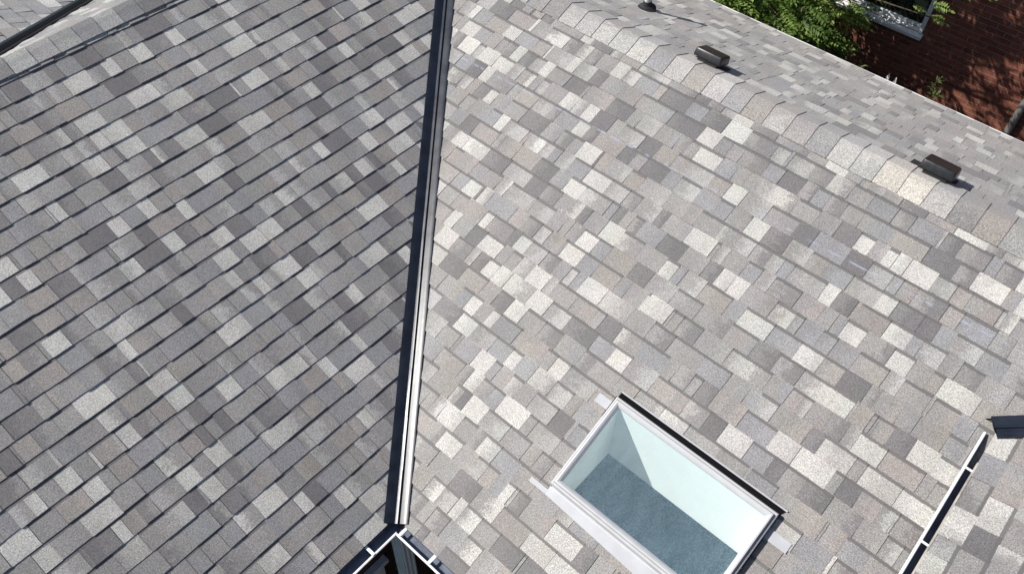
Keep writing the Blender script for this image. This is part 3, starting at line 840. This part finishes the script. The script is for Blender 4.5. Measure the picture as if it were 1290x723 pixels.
mb = MB(); bx(mb, NX + .07, NX + .125, wy0 + .052, wy1 - .052, wz0 + .022, wz0 + .058); mb.build('sash', M['white'], wf); mb = MB(); bx(mb, NX + .075, NX + .12, wy0 + .052, wy1 - .052, .28, .32); mb.build('sash', M['white'], wf)
mb = MB(); mb.tube([(NX - .05, -1.335, HT - .2), (NX - .05, -1.335, GZ + .05)], [.042, .042], 16); mb.build('downspout', M['greyspout'], nb)
P_n = Plane((NX - .25, 0, HT - .1), (0, 1, 0), (1, 0, .5))
S = lay(P_n, [uvs(P_n, [(NX - .25, -7.3, HT - .1), (NX - .25, 7.3, HT - .1), (NX + 3.5, 7.3, HT - .1 + 1.875), (NX + 3.5, -7.3, HT - .1 + 1.875)])], .3, 0, -7.3, 7.3, 0, 4.2, 91)
S.build('roof_slope', nb)
mb = MB(); sheet(mb, P_n, [uvs(P_n, [(NX - .25, -7.3, HT - .1), (NX - .25, 7.3, HT - .1), (NX + 3.5, 7.3, HT + 1.775), (NX + 3.5, -7.3, HT + 1.775)])])
P_n2 = Plane((NX + 7.25, 0, HT - .1), (0, 1, 0), (-1, 0, .5)); sheet(mb, P_n2, [uvs(P_n2, [(NX + 7.25, -7.3, HT - .1), (NX + 7.25, 7.3, HT - .1), (NX + 3.5, 7.3, HT + 1.775), (NX + 3.5, -7.3, HT + 1.775)])])
mb.build('roof_deck', M['deck'], nb)

# ------------------------------------------------------------------ tree in the side yard
class Leaves:
    def __init__(s): s.v = []; s.f = []; s.t = []
    def leaf(s, p, d, n, L_, W, tone):
        d = V(d).normalized(); sd = V(n).cross(d)
        if sd.length < 1e-4: sd = d.orthogonal()
        sd.normalize(); nn = d.cross(sd)
        b = len(s.v)
        s.v += [V(p), V(p) + d * L_ * .45 + sd * W * .5 + nn * W * .08, V(p) + d * L_, V(p) + d * L_ * .45 - sd * W * .5 + nn * W * .08]
        s.f += [(b, b + 1, b + 2), (b, b + 2, b + 3)]; s.t += [tone] * 4
    def frond(s, p, d, L_, npair, lw, ll, tone, rng):
        """pinnate leaf: paired leaflets along a drooping midrib"""
        p, d = V(p), V(d).normalized()
        side = d.cross(V((0, 0, 1)))
        if side.length < .05: side = V((1, 0, 0))
        side.normalize()
        up = side.cross(d)
        roll = rng.uniform(-.6, .6); side = side * math.cos(roll) + up * math.sin(roll); up = side.cross(d).normalized()
        for i in range(npair):
            f = (i + .6) / npair
            q = p + d * L_ * f - V((0, 0, 1)) * (L_ * .22 * f * f)
            k = math.sin(math.pi * (.18 + .78 * f)) 
            for sg in (-1, 1):
                dd = side * sg + d * .45 - V((0, 0, .25)) + V((rng.uniform(-.15, .15), rng.uniform(-.15, .15), rng.uniform(-.15, .15)))
                s.leaf(q, dd, up, ll * k, lw * k, min(1, max(0, tone + rng.uniform(-.22, .22))))
        s.leaf(p + d * L_ - V((0, 0, 1)) * L_ * .22, d - V((0, 0, .4)), up, ll * .8, lw, tone)
    def build(s, name, mat, parent):
        o = mesh_obj(name, s.v, s.f, mat, parent)
        a = o.data.attributes.new('tone', 'FLOAT', 'POINT'); a.data.foreach_set('value', s.t)
        return o

rng = random.Random(77)
tx, ty = 7.35, 2.15
tree = empty('tree', (tx, ty, GZ), 'leafy green tree with feathery leaves beside the red brick wall', 'tree')
tr = MB()
tr.tube([(tx, ty, GZ - .1), (tx + .03, ty - .05, GZ + .9), (tx - .04, ty - .15, GZ + 2.0), (tx + .02, ty - .3, .2), (tx, ty - .5, 1.4), (tx + .05, ty - .75, 2.6)], [.13, .11, .095, .075, .05, .02], 12)
LV = Leaves()
limbs = []
for i in range(150):
    z0 = rng.uniform(-2.2, .2) if i % 7 < 5 else rng.uniform(.2, 2.4); ang = rng.uniform(0, 2 * math.pi)
    f = (z0 - GZ) / (2.6 - GZ)
    o = V((tx, ty - .12 - 1.1 * max(0, f - .45), z0))
    reach = rng.uniform(.7, 1.42) * (1.05 if z0 < 1.2 else .8)
    e_ = o + V((math.cos(ang) * reach * .92, math.sin(ang) * reach * 1.55, rng.uniform(.0, .6)))
    if e_.x > NX - .12: e_.x = NX - .12 - rng.random() * .3
    if e_.x < 6.15: e_.x = 6.15 + rng.random() * .3
    if e_.z <= .45 and e_.y < .7: e_.y = .7 + rng.random() * .8
    if e_.z > .45 and e_.y > 1.8: continue
    m1 = o.lerp(e_, .5) + V((rng.uniform(-.1, .1), rng.uniform(-.1, .1), .12))
    tr.tube([o, m1, e_], [.026, .015, .005], 6)
    limbs.append((o, m1, e_))
tr.build('trunk', M['bark'], tree, smooth=True)
from mathutils import noise as mnoise
def dapple(p):  # thins the out-of-view upper crown along sun rays to shape dapples on the brick
    t = (NX - p.x) / .4545; wy, wz = p.y - .5417 * t, p.z - .707 * t
    if p.z <= .45 or wz < -2 or wy < -2.2 or wy > 1.5: return True
    n = mnoise.noise(V((wy * 2.6, wz * 2.6, 3.1))) + .5 * mnoise.noise(V((wy * 6, wz * 6, 9.1)))
    k = n + (.5 if (wy < -.45 and wz < -.45 - .35 * (wy + .45)) else 0)
    return k < .27 or rng.random() < .05
def ok(p): return ((p.z > .45 and p.y < 1.9) or (p.z <= .45 and p.y > .5 + (8.6 - p.x) * .22)) and dapple(p) and p.x > 6.05 and p.x < NX - .04 and not (p.x > 7.6 and -.2 < p.y < .55 and -.9 < p.z < .1 and rng.random() < .75)
for (o, m1, e_) in limbs:
    tone0 = rng.uniform(.15, .85)
    for j in range(46):
        f = rng.uniform(.3, 1.05)
        c = (o.lerp(m1, f * 2) if f < .5 else m1.lerp(e_, f * 2 - 1))
        c = c + V((rng.gauss(0, .11), rng.gauss(0, .13), rng.gauss(0, .11)))
        if not ok(c): continue
        dr = V((c.x - tx, c.y - ty, rng.uniform(-.3, .5))) + V((rng.gauss(0, .5), rng.gauss(0, .5), rng.gauss(0, .25)))
        LV.frond(c, dr, rng.uniform(.16, .30), rng.choice((5, 6, 7)), .034, .082, min(1, max(0, tone0 + rng.gauss(0, .15))), rng)
LV.build('crown', M['leaf'], tree)

# low shrub against the wall and a thin sprig by the eave
def sprig(x, y, ztop, h, label, n, spread, seed, cat='plant'):
    rng = random.Random(seed)
    p = empty('shrub', (x, y, GZ), label, cat, 'small plants in front of the red brick wall')
    st = MB(); lv = Leaves()
    for i in range(n):
        a_ = rng.uniform(0, 6.28); r = rng.uniform(.2, 1) * spread
        b0 = V((x + rng.uniform(-.05, .05), y + rng.uniform(-.05, .05), GZ - .03)); t_ = V((x + math.cos(a_) * r, y + math.sin(a_) * r, ztop - rng.uniform(0, .35 if n > 3 else .12)))
        md = b0.lerp(t_, .55) + V((rng.uniform(-.05, .05), rng.uniform(-.05, .05), .1))
        st.tube([b0, md, t_], [.014, .009, .003], 6)
        for j in range(34):
            f = 1 - rng.random() ** 1.6 * .55
            c = b0.lerp(md, f * 2) if f < .5 else md.lerp(t_, f * 2 - 1)
            dd = V((rng.gauss(0, 1), rng.gauss(0, 1), rng.uniform(-.1, .9)))
            lv.leaf(c + dd * .012, dd, (0, 0, 1), rng.uniform(.05, .085), rng.uniform(.024, .036), rng.random())
    st.build('stem', M['bark'], p, smooth=True); lv.build('foliage', M['sprig'], p)
    return p
sprig(8.25, -.40, -.72, 2.3, 'thin sprig of pale leaves against the sunlit part of the red brick wall', 3, .10, 5)
sprig(7.9, -.09, -.78, 2.0, 'small pale green shoot low behind the white eave edge', 3, .08, 8)
sprig(7.85, .48, -.50, 2.1, 'bright green bush below the white window sill', 16, .32, 13)
for yy_, lb in ((.155, None),):
    tp = empty('garden_trellis', (7.6, -.06, GZ), 'two white pointed posts of a garden trellis just above the eave', 'trellis')
    for k, (py, pz) in enumerate(((-.015, -.455), (-.105, -.465))):
        mb = MB(); mb.box((7.6, py, (GZ + pz - .06) / 2), (.03, .034, pz - .06 - GZ))
        mb.add([(7.585, py - .017, pz - .06), (7.615, py - .017, pz - .06), (7.615, py + .017, pz - .06), (7.585, py + .017, pz - .06), (7.6, py, pz)], [(0, 1, 4), (1, 2, 4), (2, 3, 4), (3, 0, 4), (3, 2, 1, 0)])
        mb.build('post', M['picket'], tp)
    mb = MB(); mb.box((7.572, -.06, -1.6), (.02, .16, .04)); mb.build('rail', M['picket'], tp); mb = MB(); mb.box((7.572, -.06, -2.4), (.02, .16, .04)); mb.build('rail', M['picket'], tp)

# ------------------------------------------------------------------ camera, sun, sky
cd = bpy.data.cameras.new('camera'); cam = bpy.data.objects.new('camera', cd); COL.objects.link(cam); SC.camera = cam
f_, P_, roll, yaw = 1042.215, .885171, .032905, .704875
F = V((math.cos(yaw) * math.cos(P_), math.sin(yaw) * math.cos(P_), -math.sin(P_)))
R = V((math.sin(yaw), -math.cos(yaw), 0)); U = R.cross(F)
c_, s_ = math.cos(roll), math.sin(roll)
R, U = R * c_ + U * s_, U * c_ - R * s_
mw = Matrix((R, U, -F)).transposed().to_4x4(); mw.translation = V((-1.22312, -1.962294, 5.224688))
cam.matrix_world = mw
cd.sensor_width = 36; cd.sensor_fit = 'HORIZONTAL'; cd.lens = f_ / 1290 * 36; cd.clip_start = .05; cd.clip_end = 2000

AZ, EL = rad(130), rad(45)
sd = V((math.cos(EL) * math.cos(AZ), math.cos(EL) * math.sin(AZ), math.sin(EL)))
ld = bpy.data.lights.new('sun', 'SUN'); ld.energy = 4.55; ld.angle = rad(.53); ld.color = (1, .955, .88)
lo = bpy.data.objects.new('sun', ld); COL.objects.link(lo); lo.rotation_euler = sd.to_track_quat('Z', 'Y').to_euler(); lo.location = (0, 0, 20)
w = bpy.data.worlds.new('World'); SC.world = w; w.use_nodes = True
nt = w.node_tree; bg = nt.nodes['Background']; bg.inputs['Strength'].default_value = .072
st = nt.nodes.new('ShaderNodeTexSky'); st.sky_type = 'NISHITA'; st.sun_disc = False; st.sun_elevation = EL; st.sun_rotation = AZ - math.pi / 2
st.sun_rotation = (math.pi / 2 - AZ) % (2 * math.pi)
nt.links.new(st.outputs['Color'], bg.inputs['Color'])
SC.view_settings.view_transform = 'Standard'; SC.view_settings.look = 'None'; SC.view_settings.gamma = 1
SC.view_settings.exposure = .5
SC.cycles.max_bounces = 8; SC.cycles.transparent_max_bounces = 8
